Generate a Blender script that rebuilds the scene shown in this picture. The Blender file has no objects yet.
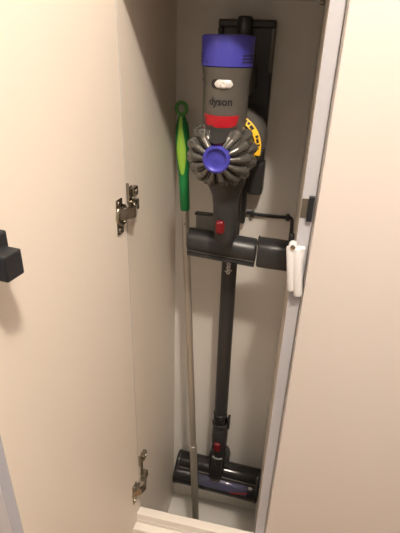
import bpy, bmesh, math, random
from mathutils import Vector, Matrix
random.seed(4)
PI = math.pi
scene = bpy.context.scene
COL = scene.collection

# ------------------------------------------------------------------ materials
def mat(name, color, rough=.5, metal=0, spec=.5, noise=0, scale=40, bump=0, trans=0, coat=0, stretch=None, ior=1.45):
    m = bpy.data.materials.new(name); m.use_nodes = True
    nt = m.node_tree; b = nt.nodes['Principled BSDF']
    b.inputs['Base Color'].default_value = (*color, 1)
    b.inputs['Roughness'].default_value = rough
    b.inputs['Metallic'].default_value = metal
    b.inputs['Specular IOR Level'].default_value = spec
    b.inputs['Transmission Weight'].default_value = trans
    b.inputs['Coat Weight'].default_value = coat
    b.inputs['IOR'].default_value = ior
    if noise or bump:
        tc = nt.nodes.new('ShaderNodeTexCoord'); n = nt.nodes.new('ShaderNodeTexNoise')
        n.inputs['Scale'].default_value = scale; n.inputs['Detail'].default_value = 5
        mp = nt.nodes.new('ShaderNodeMapping')
        if stretch: mp.inputs['Scale'].default_value = stretch
        nt.links.new(tc.outputs['Object'], mp.inputs['Vector'])
        nt.links.new(mp.outputs['Vector'], n.inputs['Vector'])
        if noise:
            r = nt.nodes.new('ShaderNodeMapRange')
            r.inputs['To Min'].default_value = 1 - noise; r.inputs['To Max'].default_value = 1 + noise
            nt.links.new(n.outputs['Fac'], r.inputs['Value'])
            mx = nt.nodes.new('ShaderNodeVectorMath'); mx.operation = 'SCALE'
            mx.inputs[0].default_value = color
            nt.links.new(r.outputs['Result'], mx.inputs['Scale'])
            nt.links.new(mx.outputs['Vector'], b.inputs['Base Color'])
        if bump:
            bp = nt.nodes.new('ShaderNodeBump'); bp.inputs['Strength'].default_value = bump
            bp.inputs['Distance'].default_value = .002
            nt.links.new(n.outputs['Fac'], bp.inputs['Height'])
            nt.links.new(bp.outputs['Normal'], b.inputs['Normal'])
    return m

M = dict(
    melamine=mat('melamine_cream', (.80, .735, .655), .42, noise=.03, scale=9, bump=.05, stretch=(1, 1, .2)),
    front=mat('melamine_front', (.67, .615, .575), .42, noise=.03, scale=9, bump=.05, stretch=(1, 1, .2)),
    inner=mat('melamine_interior', (.74, .72, .68), .45, noise=.03, scale=9, bump=.05, stretch=(1, 1, .2)),
    edge=mat('edge_band_white', (.46, .465, .50), .4, noise=.02, scale=8),
    rail=mat('rail_white', (.84, .80, .74), .4, noise=.02, scale=6),
    steel=mat('nickel_hinge', (.40, .37, .31), .2, 1, noise=.05, scale=200),
    black=mat('black_plastic', (.012, .014, .018), .42, noise=.1, scale=300),
    iron=mat('iron_grey_plastic', (.115, .108, .096), .36, .35, noise=.06, scale=120),
    cyc=mat('cyclone_grey_metallic', (.15, .147, .138), .25, .65, noise=.08, scale=90),
    dark=mat('dark_grey_plastic', (.035, .034, .032), .4, .1, noise=.1, scale=150),
    tool=mat('satin_charcoal_plastic', (.042, .043, .045), .36, .3, noise=.06, scale=150),
    gloss=mat('gloss_black_plastic', (.018, .018, .019), .16, 0, .6, noise=.1, scale=100),
    purple=mat('purple_plastic', (.052, .050, .36), .36, .1, noise=.06, scale=120),
    slot=mat('slot_dark', (.012, .01, .03), .7, noise=.1),
    red=mat('red_plastic', (.36, .009, .017), .28, noise=.06, scale=100),
    darkred=mat('dark_red_plastic', (.15, .004, .009), .35, noise=.06, scale=100),
    silver=mat('silver_switch', (.75, .74, .72), .25, .4, noise=.05, scale=300),
    clear=mat('smoky_clear_plastic', (.40, .385, .36), .10, 0, .5, noise=.02, trans=.72, ior=1.05),
    flapclear=mat('tinted_clear_plastic', (.75, .75, .80), .06, 0, .5, noise=.02, trans=.95, ior=1.2),
    flap=mat('smoky_window_plastic', (.36, .355, .34), .12, 0, .6, noise=.03, trans=.5, ior=1.2),
    yellow=mat('yellow_label', (.85, .50, .02), .45, noise=.05, scale=200),
    ink=mat('black_ink', (.012, .012, .012), .6, noise=.1),
    pale=mat('pale_print', (.55, .55, .54), .5, noise=.05),
    dkgreen=mat('green_plastic', (.012, .21, .055), .38, noise=.08, scale=80),
    ltgreen=mat('lime_rubber', (.30, .56, .06), .5, noise=.06, scale=120),
    ring=mat('green_loop_plastic', (.09, .32, .07), .4, noise=.08, scale=80),
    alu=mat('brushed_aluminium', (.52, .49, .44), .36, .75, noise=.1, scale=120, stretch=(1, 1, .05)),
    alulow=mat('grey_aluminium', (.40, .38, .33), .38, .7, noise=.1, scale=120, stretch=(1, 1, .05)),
    white=mat('white_plastic', (.74, .74, .75), .35, noise=.02),
    roller=mat('purple_brush', (.032, .036, .14), .6, noise=.35, scale=260, bump=.6),
    wall=mat('white_wall_paint', (.40, .38, .35), .8, noise=.02, scale=20, bump=.05),
    ceil=mat('white_ceiling_paint', (.82, .80, .77), .9, noise=.02, scale=20),
    floor=mat('oak_floor', (.42, .27, .15), .3, noise=.12, scale=3, bump=.03),
)

# ------------------------------------------------------------------ helpers
class MB:
    """collects shapes in world coordinates; build() links them as ONE mesh object"""
    def __init__(s): s.bm = bmesh.new()
    def add_geom(s, verts, faces, smooth=True):
        vs = [s.bm.verts.new(v) for v in verts]
        for f in faces:
            try:
                fc = s.bm.faces.new([vs[i] for i in f]); fc.smooth = smooth
            except ValueError: pass
        return s
    def box(s, lo, hi, bevel=0, seg=2, M4=None):
        b = bmesh.new(); bmesh.ops.create_cube(b, size=1)
        lo, hi = Vector(lo), Vector(hi)
        for v in b.verts:
            v.co = Vector(((v.co.x + .5) * (hi.x - lo.x) + lo.x, (v.co.y + .5) * (hi.y - lo.y) + lo.y, (v.co.z + .5) * (hi.z - lo.z) + lo.z))
        if bevel: bmesh.ops.bevel(b, geom=list(b.edges) + list(b.verts), offset=bevel, segments=seg, profile=.5, affect='EDGES')
        if M4 is not None: bmesh.ops.transform(b, matrix=M4, verts=list(b.verts))
        return s.merge(b, False)
    def merge(s, b, smooth):
        b.verts.index_update()
        s.add_geom([v.co.copy() for v in b.verts], [[v.index for v in f.verts] for f in b.faces], smooth); b.free(); return s
    def lathe(s, p0, axis, prof, seg=40, sx=1, up=None, smooth=True):
        """prof: list of (distance along axis, radius)"""
        p0 = Vector(p0); a = Vector(axis).normalized()
        u = Vector(up) if up else (Vector((1, 0, 0)) if abs(a.x) < .9 else Vector((0, 0, 1)))
        u = (u - a * u.dot(a)).normalized(); w = a.cross(u)
        vs, fs = [], []
        for (t, r) in prof:
            for k in range(seg):
                th = 2 * PI * k / seg
                vs.append(p0 + a * t + (u * math.cos(th) * sx + w * math.sin(th)) * max(r, 1e-5))
        n = len(prof)
        for i in range(n - 1):
            for k in range(seg):
                fs.append((i * seg + k, i * seg + (k + 1) % seg, (i + 1) * seg + (k + 1) % seg, (i + 1) * seg + k))
        fs.append(tuple(range(seg))[::-1]); fs.append(tuple((n - 1) * seg + k for k in range(seg)))
        return s.add_geom(vs, fs, smooth)
    def rod(s, p0, p1, r, r1=None, rnd=0, seg=28):
        p0, p1 = Vector(p0), Vector(p1); L = (p1 - p0).length; r1 = r if r1 is None else r1
        e = rnd or min(r, r1, L / 2) * .12
        pr = []
        for k in range(5):
            a = PI / 2 * k / 4; pr.append((e * (1 - math.cos(a)), r - min(e, r) + min(e, r) * math.sin(a)))
        for k in range(5):
            a = PI / 2 * (1 - k / 4); pr.append((L - e * (1 - math.cos(a)), r1 - min(e, r1) + min(e, r1) * math.sin(a)))
        return s.lathe(p0, p1 - p0, pr, seg)
    def tube(s, pts, r, seg=12, closed=False):
        pts = [Vector(p) for p in pts]; n = len(pts); vs, fs = [], []
        prev = None
        for i, p in enumerate(pts):
            if closed: t = pts[(i + 1) % n] - pts[i - 1]
            else: t = pts[min(i + 1, n - 1)] - pts[max(i - 1, 0)]
            t.normalize()
            if prev is None:
                u = t.orthogonal().normalized()
            else: u = (prev - t * prev.dot(t)).normalized()
            prev = u; w = t.cross(u)
            rr = r[i] if isinstance(r, (list, tuple)) else r
            for k in range(seg):
                a = 2 * PI * k / seg; vs.append(p + (u * math.cos(a) + w * math.sin(a)) * rr)
        m = n if closed else n - 1
        for i in range(m):
            j = (i + 1) % n
            for k in range(seg): fs.append((i * seg + k, i * seg + (k + 1) % seg, j * seg + (k + 1) % seg, j * seg + k))
        if not closed:
            fs.append(tuple(range(seg))[::-1]); fs.append(tuple((n - 1) * seg + k for k in range(seg)))
        return s.add_geom(vs, fs)
    def extrude_x(s, prof, x0, x1, smooth=True, slope=0, bev=.003):
        """closed profile of (y, z) swept along X, ends slightly drawn in"""
        cy = sum(p[0] for p in prof) / len(prof); cz = sum(p[1] for p in prof) / len(prof)
        vs, fs = [], []; n = len(prof)
        st = [(x0, .90), (x0 + bev * .35, .965), (x0 + bev, 1), (x1 - bev, 1), (x1 - bev * .35, .965), (x1, .90)]
        for (x, k) in st:
            for (y, z) in prof:
                vs.append(Vector((x, cy + (y - cy) * k, cz + (z - cz) * k + slope * (x - x0))))
        for i in range(len(st) - 1):
            for k in range(n): fs.append((i * n + k, i * n + (k + 1) % n, (i + 1) * n + (k + 1) % n, (i + 1) * n + k))
        fs.append(tuple(range(n))[::-1]); fs.append(tuple((len(st) - 1) * n + k for k in range(n)))
        return s.add_geom(vs, fs, smooth)
    def sheet(s, fn, nu, nv, th):
        """closed thin solid: fn(u, v, off) -> point, u and v in 0..1, off the thickness offset"""
        vs, fs = [], []
        for o in (0, th):
            for i in range(nu + 1):
                for j in range(nv + 1): vs.append(Vector(fn(i / nu, j / nv, o)))
        W = nv + 1; N = (nu + 1) * W
        for i in range(nu):
            for j in range(nv):
                a = (i * W + j, (i + 1) * W + j, (i + 1) * W + j + 1, i * W + j + 1)
                fs.append(a[::-1]); fs.append(tuple(N + q for q in a))
        for i in range(nu):
            for j in (0, nv):
                a, b = i * W + j, (i + 1) * W + j
                fs.append((a, b, N + b, N + a) if j == 0 else (b, a, N + a, N + b))
        for j in range(nv):
            for i in (0, nu):
                a, b = i * W + j, i * W + j + 1
                fs.append((b, a, N + a, N + b) if i == 0 else (a, b, N + b, N + a))
        return s.add_geom(vs, fs)
    def build(s, name, material, parent=None, label=None, sharp=35):
        bmesh.ops.recalc_face_normals(s.bm, faces=s.bm.faces)
        org = Vector((0, 0, 0))
        if parent is not None: org = world_of(parent)
        else:
            c = [v.co for v in s.bm.verts]
            org = Vector((sum(v.x for v in c) / len(c), sum(v.y for v in c) / len(c), min(v.z for v in c)))
        for v in s.bm.verts: v.co -= org
        me = bpy.data.meshes.new(name); 
        for e in s.bm.edges:
            if len(e.link_faces) == 2 and e.calc_face_angle(0) > math.radians(sharp): e.smooth = False
        s.bm.to_mesh(me); s.bm.free(); me.materials.append(material)
        o = bpy.data.objects.new(name, me); COL.objects.link(o)
        if parent is not None: o.parent = parent
        else: o.location = org
        if label: o['label'] = label
        return o

def world_of(o):
    p = Vector(o.location); q = o.parent
    while q is not None: p = p + Vector(q.location); q = q.parent
    return p
def thing(name, loc, label, cat, group=None):
    o = bpy.data.objects.new(name, None); COL.objects.link(o); o.location = loc
    o.empty_display_size = .05
    o['label'] = label; o['category'] = cat
    if group: o['group'] = group
    return o
def struct(name, lo, hi, m):
    o = MB().box(lo, hi).build(name, m); o['kind'] = 'structure'; return o
def lettering(text, size, place, name, material, parent, depth=.0004, wide=1.0):
    """words as a mesh; place(x, y, off) maps the flat writing on to a surface"""
    cu = bpy.data.curves.new('t', 'FONT'); cu.body = text; cu.size = size; cu.align_x = 'CENTER'
    cu.resolution_u = 4; cu.offset = size * .030
    ob = bpy.data.objects.new('t', cu); COL.objects.link(ob)
    dg = bpy.context.evaluated_depsgraph_get(); me = bpy.data.meshes.new_from_object(ob.evaluated_get(dg))
    b = bmesh.new(); b.from_mesh(me)
    bmesh.ops.triangulate(b, faces=list(b.faces))
    for it in range(2):
        bmesh.ops.subdivide_edges(b, edges=[e for e in b.edges if e.calc_length() > size * .15], cuts=1)
        bmesh.ops.triangulate(b, faces=list(b.faces))
    r = bmesh.ops.extrude_face_region(b, geom=list(b.faces))
    top = {g for g in r['geom'] if isinstance(g, bmesh.types.BMVert)}
    for v in b.verts: v.co = Vector(place(v.co.x * wide, v.co.y, depth if v in top else 0))
    bpy.data.objects.remove(ob); bpy.data.curves.remove(cu); bpy.data.meshes.remove(me)
    mb = MB(); mb.merge(b, False)
    return mb.build(name, material, parent)

# ------------------------------------------------------------------ the room
struct('floor', (-1.6, -1.7, -.16), (1.6, .95, -.1), M['floor'])
struct('ceiling', (-1.6, -1.7, 2.13), (1.6, .95, 2.20), M['ceil'])
struct('wall_back', (-1.6, .87, -.1), (1.6, .95, 2.13), M['wall'])
struct('wall_front', (-1.6, -1.7, -.1), (1.6, -1.62, 2.13), M['wall'])
struct('wall_left', (-1.68, -1.7, -.1), (-1.6, .95, 2.13), M['wall'])
struct('wall_right', (1.6, -1.7, -.1), (1.68, .95, 2.13), M['wall'])
struct('baseboard_front', (-1.6, -1.62, -.1), (1.6, -1.605, -.01), M['rail'])

# ------------------------------------------------------------------ the open cabinet
XL, XR, YF, YB, ZT = -.235, .0204, .56, .845, 1.3235
cab = thing('tall_cabinet', (-.107, .7, -.1), 'narrow cream tall cabinet with its door standing open, holding the vacuum cleaner', 'cabinet')
MB().box((XL - .018, YB, -.06), (XR + .018, YB + .012, 2.11)).build('back_panel', M['inner'], cab)
for nm, x0, x1 in (('side_panel', XL - .018, XL), ('side_panel', XR, XR + .018)):
    sp = MB().box((x0, YF + .0012, -.1), (x1, YB, 2.11)).build(nm, M['melamine'], cab)
    MB().box((x0 + .0003, YF, -.1), (x1 - .0003, YF + .0012, 2.11)).build('edge_band', M['edge'], sp, 'pale grey edge band')
MB().box((XL, YF + .002, -.018), (XR, YB, 0)).build('bottom_panel', M['inner'], cab)
sh = MB().box((XL, YF + .0012, ZT), (XR, YB, ZT + .018)).build('shelf', M['inner'], cab)
MB().box((XL, YF, ZT + .0004), (XR, YF + .0012, ZT + .0176)).build('edge_band', M['edge'], sh)
MB().box((XL, YF + .0012, 2.092), (XR, YB, 2.11)).build('top_panel', M['inner'], cab)
MB().rod((XR - .008, .80, ZT - .005), (XR, .80, ZT - .005), .004).build('shelf_pin', M['steel'], cab)
# the sill rail and the low front below the door opening
MB().box((XL - .018, .541, .316), (XR + .018, .5595, .334), .0012, 2).build('sill_rail', M['rail'], cab)
lf = MB().box((XL - .016, .523, .02), (XR + .016, .5405, .308), .002, 2).build('lower_front', M['rail'], cab)
MB().box((XL - .018, .541, -.1), (XR + .018, .5595, .315)).build('plinth', M['rail'], cab)

# the door, swung out to the left: hinge line near (-.232, .556), free edge near (-.26, .267)
H0 = Vector((-.2343, .5575, 0)); H1 = Vector((-.2690, .2515, 0))
dv = (H1 - H0).normalized(); nv = Vector((dv.y, -dv.x, 0))          # nv points out of the back of the door
if nv.x > 0: nv = -nv
DW = (H1 - H0).length
def dM(a, o, z):                                                     # a along the door, o off its inner face (into the room), z up
    return H0 + dv * a - nv * o + Vector((0, 0, z))
FR = Matrix(((dv.x, -nv.x, 0, H0.x), (dv.y, -nv.y, 0, H0.y), (0, 0, 1, 0), (0, 0, 0, 1)))
door = MB().box((0, -.018, .312), (DW - .0012, 0, 2.09), .0008, 1, FR).build('door', M['melamine'], cab)
MB().box((DW - .0012, -.0178, .3125), (DW, -.0002, 2.0895), 0, 1, FR).build('edge_band', M['edge'], door, 'pale grey edge band')
def hinge(zc, up):
    m = MB()
    # cup flange on the door, tall plate with rounded cup
    m.box((.014, 0, zc - .028), (.032, .0022, zc + .026), .0008, 1, FR)
    m.lathe(dM(.017, 0, zc), -nv, [(0, .0165), (.003, .0165), (.0045, .0145), (.0045, .012), (.0028, .0105), (.0028, .001)], 32)
    for dz in (-.0215, .0195):
        m.lathe(dM(.025, .0022, zc + dz), -nv, [(0, .0045), (.0012, .0042), (.0018, .003), (.0012, .0012), (.0012, .0005)], 20)
    # arm: out of the cup, over the door edge and in along the cabinet side
    def q(x, y, z): return Vector((x, y, z))
    a0 = dM(.026, .003, zc + .004)
    pts = [a0, dM(.018, .012, zc + .004), dM(.004, .016, zc + .003), q(XL + .013, .565, zc + .003), q(XL + .010, .574, zc + .004)]
    vs, fs = [], []
    hw = [.0085, .0085, .008, .0075, .0075]
    for i, p in enumerate(pts):
        t = (pts[min(i + 1, len(pts) - 1)] - pts[max(i - 1, 0)]).normalized()
        s_ = t.cross(Vector((0, 0, 1))).normalized()
        for dz, ds in ((-1, -1), (1, -1), (1, 1), (-1, 1)):
            vs.append(p + Vector((0, 0, dz * hw[i])) + s_ * ds * .0022)
    for i in range(len(pts) - 1):
        for k in range(4): fs.append((i * 4 + k, i * 4 + (k + 1) % 4, i * 4 + 4 + (k + 1) % 4, i * 4 + 4 + k))
    fs += [(3, 2, 1, 0), tuple(len(pts) * 4 - 4 + k for k in range(4))]
    m.add_geom(vs, fs, False)
    # arm along the side panel and its mounting plate with wings and screw
    m.box((XL + .0005, .566, zc - .004), (XL + .012, .586, zc + .013), .002, 2)
    m.box((XL, .568, zc - .006), (XL + .0020, .582, zc + .034 + up), .0008, 1)
    m.box((XL, .5615, zc + .012 + up), (XL + .0045, .5635, zc + .042 + up), .0006, 1)
    m.box((XL, .571, zc + .017 + up), (XL + .009, .591, zc + .032 + up), .002, 2)
    for y in (.582,):
        m.lathe((XL + .009, y, zc + .0245 + up), (1, 0, 0), [(0, .0042), (.0012, .004), (.0018, .002), (.001, .0008)], 20)
    return m.build('hinge', M['steel'], door, 'shiny nickel concealed hinge')
hinge(1.025, 0); hinge(.412, .036)
# black two-step latch block near the free edge
lb = MB()
lb.box((.269, 0, 1.060), (.303, .022, 1.099), .0012, 1, FR)
lb.box((.278, .010, 1.064), (.300, .043, 1.0885), .0015, 2, FR)
lb.build('latch_block', M['black'], door, 'black stepped latch block')

# strike and damper on the right upright
MB().box((XR + .0003, YF - .0018, 1.043), (XR + .009, YF, 1.071), .0004, 1).build('strike_plate', M['steel'], cab, 'small nickel strike plate')
MB().box((XR + .0092, YF - .006, 1.039), (XR + .0165, YF, 1.075), .0006, 1).build('latch_slot', M['black'], cab, 'black latch keeper')
dp = MB()
dp.rod((XR + .0020, YF - .010, .930), (XR - .0080, YF - .010, 1.002), .0052, rnd=.003)
dp.rod((XR + .0130, YF - .011, .924), (XR + .0030, YF - .011, 1.002), .0066, rnd=.003)
dp.lathe((XR - .0040, YF - .016, 1.003), (0, 1, 0), [(0, .0048), (.001, .0056), (.012, .0056), (.013, .0048)], 28)
dp.box((XR + .001, YF - .008, .945), (XR + .014, YF, 1.00), .001, 1)
dp.rod((XR + .0085, YF - .008, .930), (XR - .0015, YF - .008, 1.000), .0066, rnd=.003)
dpo = dp.build('damper', M['white'], cab, 'white twin-barrel plastic door damper')
MB().lathe((XR - .0040, YF - .0175, 1.003), (0, 1, 0), [(0, .0025), (.0006, .0034), (.0015, .0034)], 20).build('screw', M['steel'], dpo, 'silver screw head')

# neighbouring cabinets, closed
def neighbour(x0, x1, label, front):
    c = thing('tall_cabinet', ((x0 + x1) / 2, .7, -.1), label, 'cabinet')
    MB().box((x0, .5605, -.1), (x1, YB + .012, 2.11)).build('body', M['inner'], c)
    MB().box((x0 + .0015, .541, .312), (x1 - .0015, .5595, 2.09), .0008, 1).build('door', front, c)
    MB().box((x0 + .0015, .541, -.02), (x1 - .0015, .5595, .308), .0012, 1).build('drawer_front', front, c)
    return c
neighbour(XR + .0189, XR + .0189 + .60, 'closed cream cabinet door right of the open cupboard', M['front'])
neighbour(XL - .0189 - .60, XL - .0189, 'white cabinet front glimpsed at bottom left beyond the open door edge', M['white'])

# ------------------------------------------------------------------ wall dock
dk = thing('wall_dock', (-.106, .845, .997), 'dark grey charging dock screwed to the cabinet back behind the vacuum', 'dock')
bp = MB()
bp.box((-.150, .820, 1.046), (-.054, .8445, 1.2895), .004, 2)
bp.build('back_plate', M['tool'], dk)
rm = MB()
rm.box((-.151, .806, 1.2805), (-.053, .8200, 1.2925), .003, 2)
rm.box((-.151, .806, 1.205), (-.144, .8200, 1.2805), .002, 2)
rm.build('rim', M['dark'], dk)
MB().box((-.0605, .806, 1.212), (-.0530, .8200, 1.2803), .002, 2).build('side_rim', M['iron'], dk, 'lighter grey right-hand rim')
MB().rod((-.105, .803, 1.255), (-.105, .803, 1.2970), .0125, rnd=.003).build('post', M['tool'], dk)
MB().box((-.079, .800, .992), (-.050, .8400, 1.056), .005, 3).build('charge_tongue', M['dark'], dk)
MB().box((-.092, .822, .922), (-.081, .8400, 1.046), .003, 2).build('cable_outlet', M['dark'], dk)

# ------------------------------------------------------------------ charging cord
def smooth_path(pts, n=10):
    P = [Vector(p) for p in pts]; P = [P[0] * 2 - P[1]] + P + [P[-1] * 2 - P[-2]]; out = []
    for i in range(1, len(P) - 2):
        for k in range(n):
            t = k / n; a, b, c, d = P[i - 1:i + 3]
            out.append(.5 * (2 * b + (c - a) * t + (2 * a - 5 * b + 4 * c - d) * t * t + (3 * b - a - 3 * c + d) * t ** 3))
    out.append(P[-2]); return out
cd = thing('power_cord', (-.03, .84, .94), 'black power cord clipped level across the cabinet back beside the vacuum', 'cord')
MB().tube(smooth_path([(-.080, .836, .944), (-.055, .839, .940), (-.02, .8395, .939), (.006, .8385, .940), (.0135, .831, .940), (.0150, .79, .941), (.0145, .70, .943), (.0145, .64, .952), (.0145, .61, .975), (.0145, .597, 1.00), (.0145, .592, .99), (.013, .594, .975)]), .0036, 10).build('cable', M['black'], cd)
for x in (-.0684, .0055):
    MB().box((x - .004, .8335, .9335), (x + .004, .8445, .9465), .0015, 2).build('cable_clip', M['tool'], cd, 'grey cable clip')

# ------------------------------------------------------------------ the vacuum
LX = -.105
vac = thing('stick_vacuum', (LX, .76, .165), 'cordless stick vacuum in grey, purple and red hanging on the dock', 'vacuum cleaner')
MX, MY = -.1092, .664
cap = MB().lathe((MX, MY, 1.2255), (0, 0, 1), [(0, .0362), (.001, .0376), (.0370, .0382), (.0392, .0374), (.0405, .0354), (.0410, .029), (.0395, .025), (.0395, .001)], 64).build('filter_cap', M['purple'], vac, 'purple filter cap')
for side in (1, -1):
    for k in range(3):
        z = 1.2315 + .0042 * k
        def fn(u, v, o, side=side, z=z):
            if side > 0: a = math.radians(-8 - 40 * u)
            else: a = math.radians(-172 + 15 * u)
            r = .0377 + o; return (MX + r * math.cos(a), MY + r * math.sin(a), z + .0016 * v)
        MB().sheet(fn, 8, 1, .0007).build('vent_slot', M['slot'], cap)
for (a, z) in ((-128, 1.2318),):
    MB().lathe((MX + 0.0377 * math.cos(math.radians(a)), MY + 0.0377 * math.sin(math.radians(a)), z), (math.cos(math.radians(a)), math.sin(math.radians(a)), 0), [(0, .001), (.0008, .0009)], 12).build('screw_hole', M['slot'], cap)
body = MB().lathe((MX, MY, 1.120), (0, 0, 1), [(0, .026), (.004, .031), (.010, .0335), (.030, .0340), (.083, .0340), (.092, .0348), (.100, .0362), (.105, .0368)], 64).build('motor_body', M['iron'], vac)
RB = .0341
def oncyl(a, z, o=0): return (MX + (RB + o) * math.cos(a), MY + (RB + o) * math.sin(a), z)
def ang(x): return -PI / 2 + x / RB
VA = .06                                                             # the writing faces the front, turned a little
rec = MB()
def pill(u, v, o, cx, cz, hw, hh):
    x = -hw + 2 * hw * u
    e = hw - hh; h = hh if abs(x) <= e else math.sqrt(max(hh * hh - (abs(x) - e) ** 2, 1e-9))
    return oncyl(ang(cx + x), cz + h * (2 * v - 1), o)
rec.sheet(lambda u, v, o: pill(u, v, o, -.0020, 1.2035, .0155, .0062), 24, 6, .0005)
rec.build('switch_recess', M['ink'], body)
sw = MB().sheet(lambda u, v, o: pill(u, v, .0004 + o * (1 - (2 * v - 1) ** 4), .0018, 1.2035, .0128, .0060), 24, 10, .0024)
sw.lathe(oncyl(ang(.0022), 1.2035, .0015), (0, -1, 0), [(0, .0054), (.002, .0052), (.0028, .003), (.0022, .001)], 24)
sw.build('mode_switch', M['silver'], body, 'silver sliding switch')
lettering('dyson', .0152, lambda x, y, o: oncyl(ang(x - .0022), 1.1750 + y, .0001 + o), 'logo', M['ink'], body, wide=1.0)
MB().lathe(oncyl(ang(.0035), 1.2205, .0008), (0, -1, 0), [(0, .0009), (.0006, .0008)], 10).build('status_light', M['ink'], body)
# red latch over a dark half-moon
def latch(u, v, o):
    z = 1.1615 - (.0160 + .0050 * math.sin(PI * u)) * v - .0012 * math.sin(PI * u)
    k = 1 - .16 * v
    return oncyl(-PI / 2 - .02 + (u - .5) * 1.62 * k, z, .0006 + o * (1 - .5 * abs(2 * u - 1) ** 6))
MB().sheet(latch, 20, 6, .0035).build('release_latch', M['red'], vac, 'red bin release latch')
def moon(u, v, o):
    q = math.sqrt(max(1 - (2 * u - 1) ** 2, 0)); d = .0005 + .0165 * v * q
    return (-.1060 + (u - .5) * .046, .6215 - .030 * (d / .017) - .012 * q - o, 1.1495 - d + .003 * (1 - q) - .002)
MB().sheet(moon, 28, 8, .0015).build('latch_recess', M['ink'], vac, 'black half-moon below the red latch')

# cyclones: a crown of rounded cones around the purple hub, facing the front
CX, CY, CZ = -.1052, .583, 1.1075
hs = MB()
hs.lathe((CX, CY + .006, CZ), (0, 1, 0), [(0, .015), (.006, .018), (.020, .023), (.034, .031), (.050, .038), (.068, .040), (.074, .035)], 56)
hso = hs.build('cyclone_housing', M['iron'], vac)
def capsule(p0, r0, p1, r1, seg=20):
    p0, p1 = Vector(p0), Vector(p1); L = (p1 - p0).length; pr = []
    for k in range(7):
        a = PI / 2 * k / 6; pr.append((-r0 * math.cos(a), max(r0 * math.sin(a), 1e-5)))
    for k in range(7):
        a = PI / 2 * k / 6; pr.append((L + r1 * math.sin(a), max(r1 * math.cos(a), 1e-5)))
    return p0, p1 - p0, pr, seg
NC = 14
for k in range(NC):
    a = PI / 2 + 2 * PI * (k + .5) / NC
    c, s_ = math.cos(a), math.sin(a)
    top = s_ > .93                                                   # the two that flank the half-moon
    m = MB()
    if top:
        c, s_ = math.cos(PI / 2 + (.50 if c < 0 else -.50)), math.sin(PI / 2 + .50)
    g = (lambda rr, y: (CX + rr * c, CY + y, CZ + rr * s_))
    p0, p1, p2, p3 = g(.0205, .003), g(.0315, .009), g(.0365 if top else .0400, .022), g(.038 if top else .0420, .055)
    m.lathe(*capsule(p0, .0030, p1, .0048))
    m.lathe(*capsule(p1, .0048, p2, .0056 if top else .0078))
    m.lathe(*capsule(p2, .0056 if top else .0078, p3, .0070))
    m.build('cyclone', M['cyc'], hso)
for k in range(NC):                                                  # second tier, set back between the first
    a = PI / 2 + 2 * PI * k / NC
    c, s_ = math.cos(a), math.sin(a)
    if s_ > .72: continue
    m = MB()
    m.lathe(*capsule((CX + .0225 * c, CY + .010, CZ + .0225 * s_), .0024, (CX + .034 * c, CY + .022, CZ + .034 * s_), .0046))
    m.lathe(*capsule((CX + .034 * c, CY + .022, CZ + .034 * s_), .0046, (CX + .0465 * c, CY + .046, CZ + .0465 * s_), .0085))
    m.lathe(*capsule((CX + .0465 * c, CY + .046, CZ + .0465 * s_), .0085, (CX + .043 * c, CY + .066, CZ + .043 * s_), .0075))
    m.build('cyclone', M['cyc'], hso)
cc = MB().lathe((CX, CY - .003, CZ), (0, 1, 0), [(.0030, .0005), (.0034, .004), (.0050, .0100), (.0042, .0125), (.0006, .0150), (0, .0165), (.0005, .0185), (.0025, .0200), (.007, .0206), (.014, .0206)], 56).build('cyclone_cap', M['purple'], vac, 'purple round cyclone cap')

# bin behind, smoky clear, with the yellow label
BX, BZ = -.101, 1.110
bn = MB().lathe((BX, .664, BZ), (0, 1, 0), [(0, .040), (.002, .0475), (.012, .0525), (.070, .0535), (.098, .0540), (.106, .052), (.110, .046)], 64).build('dust_bin', M['clear'], vac, 'smoky clear dust bin')
def yl(u, v, o):
    a = math.radians(66 - 78 * u); r = .0432 + .0085 * v
    y = .6605 + .0045 * v
    return (BX + r * math.cos(a), y - o, BZ + r * math.sin(a))
lab = MB().sheet(yl, 28, 3, .0008).build('warning_label', M['yellow'], bn, 'yellow curved label with black marks')
wr = MB()
for (u0, u1, v0, v1) in ((.06, .13, .2, .8), (.16, .22, .35, .8), (.25, .36, .2, .75), (.52, .58, .3, .8), (.60, .70, .25, .7), (.73, .78, .3, .8), (.80, .86, .2, .6)):
    wr.sheet(lambda u, v, o: (lambda p: (p[0], p[1] - .0009 - o, p[2]))(yl(u0 + (u1 - u0) * u, v0 + (v1 - v0) * v, 0)), 3, 1, .0003)
wr.build('label_print', M['ink'], bn, 'black print on the yellow label')
MB().lathe((BX, .674, BZ), (0, 1, 0), [(0, .024), (.085, .024), (.09, .022)], 40).build('shroud', M['iron'], bn)

# handle, battery and hook, tucked in behind the motor
MB().box((LX - .027, .702, 1.180), (LX + .027, .797, 1.224), .006, 3).build('battery', M['dark'], vac)
MB().tube(smooth_path([(LX - .035, .690, 1.205), (LX - .042, .735, 1.200), (LX - .044, .768, 1.165), (LX - .036, .772, 1.12)], 8), .0105, 16).build('handle', M['iron'], vac)

# the neck that reaches down in front, with its release button
nk = MB()
nk.lathe((-.0945, .650, 0.946), (-.04, 0, 1), [(0, .0005), (.001, .006), (.004, .0115), (.009, .0155), (.016, .0185), (.030, .0200), (.075, .0208), (.090, .0225), (.100, .0262), (.110, .0305), (.130, .033)], 48)
nko = nk.build('inlet_neck', M['tool'], vac)
MB().box((-.1090, .6235, .9745), (-.0942, .636, .9990), .0058, 6).build('release_button', M['darkred'], nko, 'dark red release button')
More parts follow.
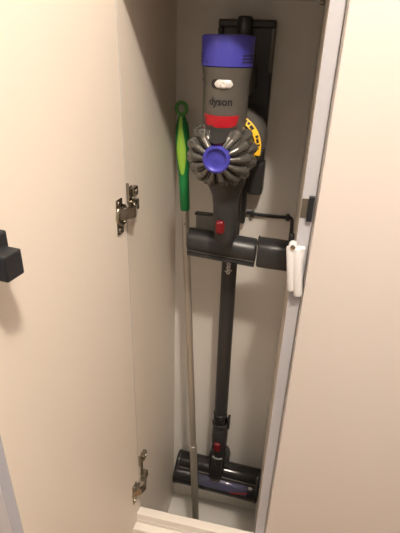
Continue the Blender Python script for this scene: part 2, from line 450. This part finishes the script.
# wand
wd = MB()
wd.rod((-.1003, .7600, 1.075), (-.0955, .769, .405), .0158, rnd=.002, seg=40)
wdo = wd.build('wand', M['tool'], vac)
MB().rod((-.0965, .7660, .448), (-.0957, .7676, .412), .0172, rnd=.003, seg=40).build('collar', M['gloss'], wdo)
def upwand(x, y, o):                                                 # writing runs up the tube
    z = .857 + x; a = -PI / 2 - .12 - y / .0158 + .35
    k = (1.075 - z) / .67
    return (-.1003 + .0048 * k + (.0161 + o) * math.cos(a), .760 + .009 * k + (.0161 + o) * math.sin(a), z)
lettering('dyson', .0145, upwand, 'logo', M['pale'], wdo)
# coupling above the floor head
cp = MB()
cp.lathe((-.0945, .7690, .335), (0, 0, 1), [(0, .0170), (.01, .0195), (.030, .0200), (.062, .0190), (.066, .0180), (.070, .0205), (.078, .0215), (.082, .0200)], 44)
cpo = cp.build('coupling', M['tool'], vac)
MB().box((-.1050, .7430, .332), (-.0880, .7555, .361), .0055, 6).build('release_button', M['darkred'], cpo, 'dark red release button')
MB().box((-.0775, .757, .403), (-.0710, .775, .437), .002, 2).build('clip', M['gloss'], cpo)

# floor head
hd = MB()
HY, HZ, HR, X0, X1 = .783, .201, .040, -.2140, .0175
def arc(cy, cz, r, a0, a1, n): return [(cy + r * math.cos(math.radians(a0 + (a1 - a0) * k / n)), cz + r * math.sin(math.radians(a0 + (a1 - a0) * k / n))) for k in range(n + 1)]
# angles: 180 faces the room, 90 is up
UY, UZ, UR = HY + .012, HZ + .007, .0270                              # upper lobe, set back
LY, LZ, LR = HY - .012, HZ - .012, .0285                              # lower lobe, in front
prof = arc(UY, UZ, UR, 165, 0, 18) + [(HY + .042, HZ - .034), (HY + .002, HZ - .036), (HY + .002, HZ + .004)]
hd.extrude_x(prof, X0 + .004, X1 - .004)
hd.extrude_x(arc(LY, LZ, LR, 172, 300, 16) + arc(LY, LZ, LR - .0025, 300, 172, 16), X0 + .004, X1 - .004, bev=.001)
hd.extrude_x(arc(LY, LZ, LR, 112, 70, 8) + arc(LY, LZ, LR - .0025, 70, 112, 8), X0 + .004, X1 - .004, bev=.001)
hd.extrude_x(arc(LY, LZ, LR - .0004, 175, 70, 16) + arc(LY, LZ, LR - .0025, 70, 175, 16), X0 + .004, -.150, bev=.001)
hd.extrude_x(arc(LY, LZ, LR - .0004, 175, 70, 16) + arc(LY, LZ, LR - .0025, 70, 175, 16), -.012, X1 - .004, bev=.001)
hdo = hd.build('floor_head', M['gloss'], vac)
MB().lathe((X0 + .014, LY, LZ), (1, 0, 0), [(0, .020), (.004, .0245), (.192, .0245), (.196, .020)], 48).build('brush_roll', M['roller'], hdo, 'purple fluffy brush roll')
hdo.rotation_euler = (0, .06, 0)
stp = []
for k in range(40):
    t = k / 39; x = -.058 + .048 * t; a = math.radians(176 - 26 * t)
    stp.append((x, LY + .0262 * math.cos(a), LZ + .0262 * math.sin(a)))
MB().tube(stp, .0020, 8).build('bristle_strip', M['red'], hdo, 'red bristle strip')
MB().extrude_x(arc(LY, LZ, LR - .0006, 110, 174, 12) + arc(LY, LZ, LR - .0014, 174, 110, 12), -.151, -.011, bev=.0005).build('front_window', M['flapclear'], hdo, 'clear window over the brush roll')
for x0, x1 in ((X0, X0 + .012), (X1 - .012, X1)):
    MB().extrude_x(arc(LY, LZ, LR + .0010, 270, 140, 14) + arc(UY, UZ, UR + .001, 150, 0, 14) + [(HY + .043, HZ - .036)], x0, x1).build('end_cap', M['gloss'], hdo)
MB().tube([(X0 + .006, HY - .0165, HZ + .0150), (X1 - .006, HY - .0165, HZ + .0150)], .0016, 8).build('trim_strip', M['iron'], hdo)
MB().lathe((-.099, .787, .297), (0, -1, 0), [(0, .024), (.010, .0272), (.030, .0272), (.036, .022)], 40).build('swivel', M['tool'], hdo)
nb = MB()
nb.lathe((-.1035, .763, .336), (.003, -.012, -.125), [(0, .0185), (.02, .0205), (.075, .0200), (.098, .0180), (.112, .0145), (.119, .008), (.121, .001)], 40)
nbo = nb.build('head_neck', M['gloss'], hdo)
def onneck(x, y, o):
    a = -PI / 2 + x / .0206; return (-.1030 + (.0208 + o) * math.cos(a), .7610 + (.0208 + o) * math.sin(a), .312 + y)
lettering('dyson', .0115, onneck, 'logo', M['pale'], hdo)

# ------------------------------------------------------------------ tools parked across the front of the wand
mt = thing('motorised_tool', (-.107, .69, .90), 'charcoal cylindrical brush tool lying level across the front of the wand', 'vacuum tool')
TY, TZ, SL = .694, .9270, -.065
pr = arc(TY, TZ, .0215, 200, -20, 16) + [(TY + .018, TZ - .018), (TY - .016, TZ - .019)]
pr = arc(TY, TZ + .000, .0225, 215, -35, 20) + [(TY + .014, TZ - .0205), (TY - .014, TZ - .0205)]
def slope_profile(z): return z
MB().extrude_x([(y, z + .004) for y, z in pr], -.1685, -.0435, slope=SL).build('housing', M['tool'], mt)
MB().extrude_x([(TY - .0215, TZ - .0165), (TY - .020, TZ - .0125), (TY + .016, TZ - .0150), (TY + .016, TZ - .0215), (TY - .018, TZ - .0205)], -.1675, -.0440, slope=SL, bev=.001).build('sole', M['gloss'], mt, 'glossy black lip')
MB().tube([(-.165, TY - .0205, TZ - .0095), (-.045, TY - .0205, TZ - .0095 + SL * .12)], .0009, 8).build('seam', M['iron'], mt)
fl = MB()
fl.box((-.1630, .7215, .925), (-.1225, .7315, .9705), .004, 3)
fl.build('flap', M['flap'], mt, 'smoky see-through flap')
MB().box((-.1650, .7195, .9690), (-.1215, .7325, .9735), .0018, 2).build('flap_rim', M['tool'], mt)

ct = thing('combination_tool', (-.02, .69, .89), 'short blocky charcoal tool beside the white damper, right of the brush tool', 'vacuum tool')
cb = MB()
pb = arc(TY - .006, TZ + .0045, .0150, 180, 90, 6) + arc(TY + .010, TZ + .0045, .0150, 90, 0, 6) + arc(TY + .010, TZ - .0190, .010, 0, -90, 4) + arc(TY - .010, TZ - .0190, .011, 270, 180, 4)
cb.extrude_x([(y, z) for y, z in pb], -.0405, .0180, slope=-.03)
cb.build('body', M['tool'], ct)
MB().box((-.0420, TY - .013, TZ + .012), (-.0385, TY + .012, TZ + .0215), .001, 1).build('ridge', M['tool'], ct)

# ------------------------------------------------------------------ the green-handled pole leaning in the corner
P0 = Vector((-.130, .700, .012)); P1 = Vector((-.2135, .805, 1.143))
pd = (P1 - P0).normalized(); PL = (P1 - P0).length
pole = thing('broom_pole', (-.130, .700, 0), 'thin aluminium pole with green grip and hanging loop leaning in left corner', 'pole')
side = Vector((1, 0, 0)); side = (side - pd * side.dot(pd)).normalized(); frt = pd.cross(side)
if frt.y > 0: frt = -frt
def pt(t, a=0, b=0): return P0 + pd * t + side * a + frt * b
tz = lambda z: (z - P0.z) / pd.z
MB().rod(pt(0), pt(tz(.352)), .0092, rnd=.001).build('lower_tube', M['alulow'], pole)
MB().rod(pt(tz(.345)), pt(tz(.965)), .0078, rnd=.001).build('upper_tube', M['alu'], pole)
MB().rod(pt(tz(.343)), pt(tz(.356)), .0098, rnd=.002).build('collar', M['alu'], pole)
MB().rod(pt(-.012), pt(.02), .0108, rnd=.003).build('foot', M['dkgreen'], pole)
MB().lathe(pt(tz(.925), 0, .0074), frt, [(0, .0022), (.001, .0018), (.0012, .0005)], 14).build('rivet', M['steel'], pole)
g = MB()
t0 = tz(.952); t1 = PL - .013
gp = []
for k in range(33):
    u = k / 32
    r = .0098 + .0006 * u
    if u > .38: r += .0042 * math.sin(PI * min(1, (u - .38) / .60)) ** 1.2
    if u > .93: r -= .0035 * (u - .93) / .07
    gp.append((t0 + (t1 - t0) * u, r))
gp[0] = (gp[0][0], gp[0][1] * .9)
g.lathe(P0, pd, gp, 36, up=side)
go = g.build('grip', M['dkgreen'], pole)
def inl(u, v, o):
    uu = .40 + .60 * u; t = t0 + (t1 - t0) * uu
    i = min(int(uu * 32), 31); fr = uu * 32 - i; r = gp[i][1] * (1 - fr) + gp[i + 1][1] * fr
    wdt = math.sin(PI * min(1, u / .92)) ** .38 * .62 if u < .46 else max(.30, (.62 - (u - .46) * .90))
    wdt = max(wdt, .02)
    a = (v - .5) * 2 * wdt
    return pt(t, (r + .0003 + o) * math.sin(a), (r + .0003 + o) * math.cos(a))
MB().sheet(inl, 40, 10, .0008).build('grip_inlay', M['ltgreen'], go, 'lime green inlay')
lp = MB()
c0 = pt(PL + .0015)
lp.tube([c0 + side * .0095 * math.cos(2 * PI * k / 36) + pd * .0108 * math.sin(2 * PI * k / 36) for k in range(36)], .0035, 12, closed=True)
lp.rod(pt(PL - .020), pt(PL - .0085), .0085, .0060, rnd=.001)
lp.build('hanging_loop', M['ring'], pole, 'paler green hanging loop')

# ------------------------------------------------------------------ light: the warm ceiling lamp of the room, plus two added cool fills
def lamp(name, loc, power, color, size, target=None, spot=None):
    if spot:
        l = bpy.data.lights.new(name, 'SPOT'); l.spot_size = math.radians(spot); l.spot_blend = .6; l.shadow_soft_size = size
    else:
        l = bpy.data.lights.new(name, 'POINT'); l.shadow_soft_size = size
    l.energy = power; l.color = color
    o = bpy.data.objects.new(name, l); COL.objects.link(o); o.location = loc
    if target: o.rotation_euler = (Vector(target) - Vector(loc)).to_track_quat('-Z', 'Y').to_euler()
    return o
WARM = (1, .87, .74)
lamp('room_light', (.165, -.09, 1.97), 43, WARM, .04)
lamp('room_light', (-1.05, -.55, 2.0), 5, (.88, .92, 1), .06)  # cool fill added from the left; also throws the wand's second shadow
lamp('left_fill_light', (-1.3, .10, 1.35), 24, (.90, .90, 1), .06)  # unseen fill added to brighten the white front beyond the open door
w = bpy.data.worlds.new('room_air'); scene.world = w; w.use_nodes = True
w.node_tree.nodes['Background'].inputs['Color'].default_value = (.03, .03, .03, 1)

# ------------------------------------------------------------------ camera
cam = bpy.data.cameras.new('camera'); co = bpy.data.objects.new('camera', cam); COL.objects.link(co)
cam.sensor_fit = 'HORIZONTAL'; cam.sensor_width = 36; cam.lens = 442.05 / 400 * 36; cam.clip_start = .02
right = Vector((.97649128, .21336776, .03064262)); down = Vector((.12316329, -.43560825, -.89167049)); fwd = Vector((-.17690557, .87448251, -.45164673))
co.matrix_world = Matrix(((right.x, -down.x, -fwd.x, .0024), (right.y, -down.y, -fwd.y, -.0382), (right.z, -down.z, -fwd.z, 1.2552), (0, 0, 0, 1)))
scene.camera = co
vs = scene.view_settings
vs.view_transform = 'Standard'; vs.look = 'None'; vs.gamma = 1; vs.exposure = .15; vs.use_curve_mapping = False
